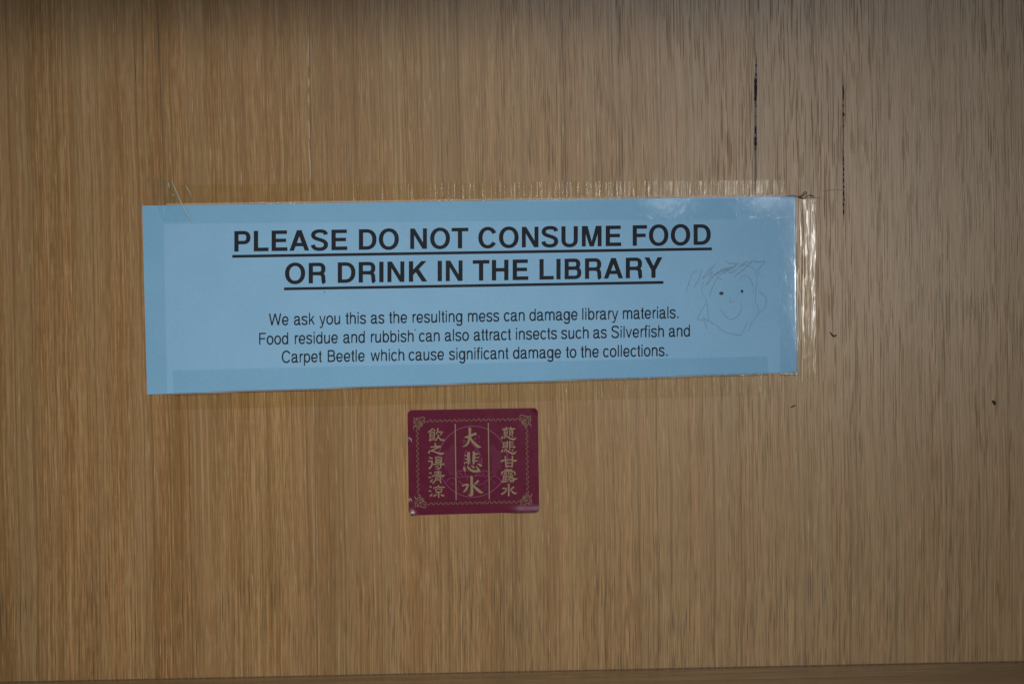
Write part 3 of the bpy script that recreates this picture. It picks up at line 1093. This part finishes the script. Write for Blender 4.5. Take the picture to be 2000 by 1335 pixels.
# gold characters, drawn stroke by stroke: (origin, pixels per photo pixel, strokes of x, y, width)
BIG = [
    ((900, 830), 27.81, [
        [(470, 120, 110), (490, 200, 150), (492, 330, 128), (490, 560, 125), (450, 800, 120), (370, 990, 110), (240, 1110, 80), (85, 1155, 18)],
        [(205, 640, 50), (330, 635, 115), (500, 580, 110), (700, 490, 120), (855, 450, 120)],
        [(525, 660, 70), (620, 850, 120), (760, 990, 130), (900, 1120, 150), (980, 1165, 125), (1130, 1165, 14)]]),
    ((900, 878), 27.81, [
        [(415, 110, 120), (425, 190, 150), (420, 400, 150), (425, 600, 135), (410, 810, 55)],
        [(200, 285, 50), (360, 315, 60)], [(235, 500, 60), (365, 490, 75)], [(180, 720, 70), (370, 650, 60)],
        [(670, 90, 90), (715, 170, 130), (710, 300, 135), (700, 550, 130), (690, 790, 70)],
        [(750, 245, 70), (870, 225, 75), (995, 190, 60)], [(760, 420, 70), (985, 400, 50)], [(770, 620, 80), (860, 590, 70), (920, 550, 50)],
        [(165, 900, 50), (195, 1030, 115), (225, 1170, 60)],
        [(360, 870, 60), (430, 980, 110), (540, 1090, 110), (700, 1150, 125), (880, 1150, 115), (1065, 1130, 90)], [(980, 1090, 140), (910, 980, 75), (820, 870, 35)],
        [(565, 850, 40), (650, 900, 95), (715, 950, 110), (745, 920, 50)], [(890, 755, 35), (1040, 810, 115), (1150, 870, 90)]]),
    ((898, 924), 26.7, [
        [(570, 130, 60), (615, 200, 140), (620, 350, 125), (620, 500, 125), (630, 800, 130), (632, 1000, 150), (610, 1150, 120)],
        [(610, 1150, 110), (530, 1125, 70), (435, 1085, 22)],
        [(110, 640, 70), (270, 600, 80), (425, 560, 85)], [(440, 535, 80), (400, 680, 100), (330, 830, 95), (250, 920, 75), (165, 980, 28)],
        [(985, 360, 110), (860, 480, 90), (750, 555, 45)], [(650, 560, 60), (760, 680, 105), (900, 820, 140), (1040, 930, 140), (1130, 985, 90), (1240, 970, 25)]]),
]
LEFT = [
    ((832, 832), [
        [(420, 130, 55), (330, 250, 70), (230, 330, 80), (130, 390, 90)], [(420, 150, 60), (510, 215, 70), (610, 280, 80)],
        [(290, 350, 45), (560, 350, 45)], [(275, 420, 70), (270, 600, 70), (265, 920, 70)], [(280, 440, 45), (560, 440, 45)], [(555, 330, 60), (555, 820, 50)],
        [(290, 560, 42), (540, 560, 42)], [(290, 660, 42), (540, 660, 42)], [(350, 770, 50), (540, 770, 50)], [(200, 935, 95), (400, 870, 62), (570, 850, 50)],
        [(780, 110, 90), (765, 300, 80), (720, 410, 70), (650, 510, 60)], [(800, 365, 75), (1085, 360, 75)], [(1065, 370, 85), (1010, 470, 75), (920, 570, 55)],
        [(805, 520, 60), (795, 640, 75), (740, 780, 75), (590, 935, 95)], [(820, 660, 70), (900, 800, 80), (1020, 890, 110), (1210, 880, 95)]]),
    ((832, 860), [
        [(600, 150, 90), (615, 330, 105)], [(290, 425, 85), (500, 390, 80), (960, 370, 110)], [(900, 400, 85), (600, 530, 90), (330, 660, 80)],
        [(235, 630, 60), (205, 740, 100), (175, 830, 105)], [(290, 655, 85), (500, 695, 90), (800, 800, 105), (1030, 850, 145), (1200, 780, 35)]]),
    ((832, 888), [
        [(190, 165, 80), (300, 190, 95), (440, 215, 80)], [(150, 395, 100), (440, 395, 85)], [(400, 390, 90), (395, 600, 90), (320, 760, 95), (190, 900, 110)],
        [(630, 100, 65), (645, 390, 60)], [(1025, 100, 65), (1010, 390, 60)], [(600, 130, 55), (1050, 130, 55)], [(640, 240, 48), (1010, 240, 48)],
        [(640, 350, 55), (1010, 350, 55)], [(580, 470, 65), (1070, 440, 65)], [(680, 380, 60), (680, 560, 60)], [(940, 380, 60), (950, 560, 60)],
        [(470, 620, 90), (700, 570, 62), (1000, 575, 75), (1120, 600, 120), (1210, 550, 45)],
        [(960, 590, 90), (960, 770, 85), (880, 870, 80), (640, 890, 60)], [(600, 715, 50), (790, 735, 80)]]),
    ((832, 914), [
        [(215, 275, 65), (370, 320, 105)], [(155, 570, 75), (330, 595, 95)], [(430, 710, 55), (360, 800, 85), (285, 890, 110)],
        [(785, 150, 75), (790, 460, 75)], [(530, 230, 55), (1015, 225, 62)], [(530, 345, 50), (1015, 340, 52)],
        [(390, 520, 95), (560, 460, 62), (1000, 460, 75), (1120, 490, 120), (1240, 445, 40)],
        [(640, 540, 70), (630, 740, 75), (540, 860, 85), (430, 980, 95)], [(640, 550, 58), (970, 550, 58)], [(950, 540, 75), (930, 760, 75), (985, 970, 85)],
        [(785, 560, 50), (785, 740, 50)], [(640, 745, 55), (940, 745, 55)]]),
    ((832, 938), [
        [(230, 370, 65), (370, 425, 105)], [(175, 645, 75), (345, 690, 90)], [(425, 830, 45), (350, 920, 85), (265, 1020, 110)],
        [(810, 280, 75), (830, 410, 85)], [(475, 500, 85), (620, 430, 62), (820, 410, 62), (1080, 430, 95), (1230, 415, 70)],
        [(620, 550, 65), (690, 775, 65)], [(630, 550, 60), (850, 530, 60), (1060, 560, 65)], [(1035, 550, 75), (985, 770, 75)], [(680, 735, 62), (1000, 730, 65)],
        [(830, 740, 120), (825, 950, 85), (835, 1110, 80)], [(690, 850, 60), (590, 970, 90), (455, 985, 75)], [(960, 870, 55), (1060, 960, 100), (1190, 960, 110)]]),
]


def ring(cx, cy, rx, ry, w): return [(cx + rx * math.cos(k / 10 * 6.28319), cy + ry * math.sin(k / 10 * 6.28319), w) for k in range(11)]


RIGHT = [
    ((974, 828), [
        [(515, 170, 70), (480, 310, 85)], [(795, 150, 85), (760, 300, 85)], [(230, 340, 105), (460, 290, 72), (650, 270, 62), (900, 300, 90), (1080, 280, 85)],
        ring(460, 445, 110, 75, 62), ring(465, 590, 110, 80, 64), ring(805, 430, 105, 72, 62), ring(820, 585, 105, 80, 64), [(320, 640, 55), (600, 640, 55)],
        [(920, 400, 60), (930, 640, 60)],
        [(285, 760, 40), (240, 850, 90), (180, 940, 105)], [(450, 690, 60), (400, 810, 75), (350, 925, 60)],
        [(440, 760, 70), (600, 850, 80), (800, 945, 100), (960, 985, 125), (1060, 940, 90), (1140, 870, 40)], [(730, 710, 75), (650, 810, 55)], [(915, 750, 70), (860, 840, 70)]]),
    ((974, 856), [
        [(550, 170, 100), (555, 400, 85), (550, 630, 75)], [(275, 270, 60), (550, 260, 62)], [(275, 400, 58), (550, 390, 58)], [(240, 570, 100), (390, 520, 65), (550, 500, 62)],
        [(315, 260, 55), (310, 560, 60)], [(710, 140, 90), (720, 640, 80)], [(740, 245, 65), (975, 235, 65)], [(740, 395, 55), (990, 390, 58)],
        [(740, 540, 55), (900, 530, 65), (1000, 560, 120), (1100, 510, 50)],
        [(290, 690, 45), (230, 790, 95), (185, 890, 115)], [(445, 630, 60), (410, 750, 65), (335, 880, 50)],
        [(440, 680, 70), (600, 835, 75), (780, 920, 100), (950, 970, 130), (1070, 910, 85), (1170, 810, 30)], [(755, 680, 75), (630, 805, 50)], [(950, 710, 80), (855, 810, 65)]]),
    ((974, 884), [
        [(430, 200, 95), (450, 500, 95), (490, 930, 95)], [(895, 170, 85), (890, 560, 90), (880, 930, 85)],
        [(130, 580, 55), (220, 515, 115), (420, 450, 72), (700, 440, 62), (900, 455, 72), (1060, 510, 125), (1200, 450, 40)], [(480, 640, 60), (900, 632, 60)],
        [(480, 885, 95), (700, 860, 72), (890, 880, 85)]]),
    ((974, 912), [
        [(370, 170, 85), (890, 160, 85)], [(640, 170, 62), (640, 490, 62)], [(225, 490, 90), (235, 300, 85), (640, 262, 62), (1030, 295, 85), (1045, 490, 80)],
        [(330, 370, 50), (540, 365, 50)], [(340, 455, 45), (540, 445, 45)], [(710, 360, 50), (890, 360, 50)], [(710, 445, 45), (890, 445, 45)],
        [(290, 545, 58), (570, 545, 58)], [(560, 540, 58), (550, 670, 58)], [(300, 665, 55), (560, 660, 55)], [(320, 540, 60), (275, 910, 62)],
        [(415, 670, 58), (410, 910, 62)], [(430, 780, 48), (570, 762, 52)], [(160, 950, 85), (400, 925, 85), (590, 885, 85)],
        [(750, 510, 55), (610, 650, 55)], [(740, 540, 60), (925, 540, 65), (790, 680, 62), (610, 810, 80)], [(690, 600, 50), (900, 690, 85), (1060, 765, 115), (1230, 720, 42)],
        [(740, 825, 75), (990, 815, 70)], [(980, 800, 75), (950, 950, 75)], [(735, 820, 70), (770, 970, 75)], [(760, 940, 62), (960, 930, 62)]]),
    ((974, 938), [
        [(655, 190, 105), (655, 1010, 105)], [(230, 500, 90), (400, 500, 85), (490, 545, 85), (470, 650, 85), (370, 770, 105), (165, 890, 105)],
        [(995, 400, 120), (900, 480, 90), (820, 520, 80), (815, 620, 82), (900, 720, 105), (1050, 830, 115), (1190, 765, 40)]]),
]


def column(name, glyphs, scale=None):
    root = None
    for g in glyphs:
        (ox, oy), sc, strokes = (g[0], g[1], g[2]) if scale is None else (g[0], scale, g[1])
        mb = MB()
        for k, s in enumerate(strokes):
            pts = [(ox + x / sc, oy + y / sc, w / sc * 1.04) for x, y, w in s]
            wr(mb, pts, SP + (0.02 + 0.006 * k) * MM, 4)
        if root is None:
            xs_ = [p[0] for s in strokes for p in s]
            root = empty(name, ox + 20, oy + 20)
            root.parent = sticker
            root.location = Vector(root.location) - world_loc(sticker)
        mb.build('character', M_GOLD, root)
    return root


column('character_column', BIG)
column('character_column', LEFT, 33.375)
column('character_column', RIGHT, 33.375)


# ------------------------------------------------------------------ bits stuck to the panel
def tube(name, pts, mat, label, cat, sides=8):
    """pts: photo x, y, height mm, radius px"""
    mb = MB()
    c = catmull(pts, 5)
    for k, p in enumerate(c):
        a, b = c[max(0, k - 1)], c[min(len(c) - 1, k + 1)]
        dx, dy = b[0] - a[0], b[1] - a[1]
        ln = math.hypot(dx, dy) or 1
        for q in range(sides):
            an = q / sides * 2 * math.pi
            X, Z = P(p[0] - dy / ln * math.cos(an) * p[3], p[1] + dx / ln * math.cos(an) * p[3])
            mb.v.append((X, -(p[2] * MM + math.sin(an) * p[3] * PXM), Z))
    for k in range(len(c) - 1):
        for q in range(sides):
            a = k * sides + q
            b = k * sides + (q + 1) % sides
            mb.f.append((a, b, b + sides, a + sides))
    mb.f.append(tuple(range(sides)))
    mb.f.append(tuple(range((len(c) - 1) * sides, len(c) * sides)))
    o = mb.build(name, mat, None, True)
    return tag(o, label, cat)


k = 1 / 33.33
tube('thread_scrap', [(1600 + 680 * k, 630 + 595 * k, .3, .5), (1600 + 770 * k, 630 + 690 * k, .45, 1.0), (1600 + 830 * k, 630 + 780 * k, .5, 1.1),
                      (1600 + 950 * k, 630 + 870 * k, .5, 1.3), (1600 + 1030 * k, 630 + 830 * k, .6, 1.3), (1600 + 1120 * k, 630 + 785 * k, .7, 1.0)],
     M_DEBRIS, 'tiny black hooked scrap of fluff on the wood, right of the glaring tape', 'debris')
tube('dirt_crumb', [(1937.5, 782.2, .2, .6), (1940.5, 784, .6, 2.6), (1942, 786.5, .7, 2.4), (1942.6, 790.5, .3, .5)],
     M_DEBRIS, 'dark pointed crumb of dirt on the panel near the right edge of the photo', 'debris')
tube('dirt_crumb', [(1543.5, 795.5, .2, .4), (1546, 794, .35, .9), (1549.5, 792, .4, 1.1), (1553.5, 790.5, .3, .5)],
     M_BROWN, 'faint brown crumb of dirt on the wood below the lower right corner of the notice', 'debris')
k = 1 / 11.13
tube('hair_tuft', [(1480 + x * k, 340 + y * k, h, r) for x, y, h, r in
                   ((620, 478, .5, .35), (700, 478, .55, .5), (760, 466, .6, .6), (830, 480, .6, .5), (900, 482, .5, .7), (970, 455, .6, .7), (1000, 400, .8, .6), (1040, 390, .9, .6),
                    (1060, 415, .8, .5), (1010, 450, .7, .5), (960, 475, .6, .6), (900, 500, .5, 1.4), (990, 530, .5, 1.1), (1050, 500, .6, .4), (1100, 462, .6, .7), (1180, 468, .5, .8), (1230, 490, .4, .4))],
     M_BROWN, 'brown wisp of hair caught at the upper right corner of the blue notice', 'debris')
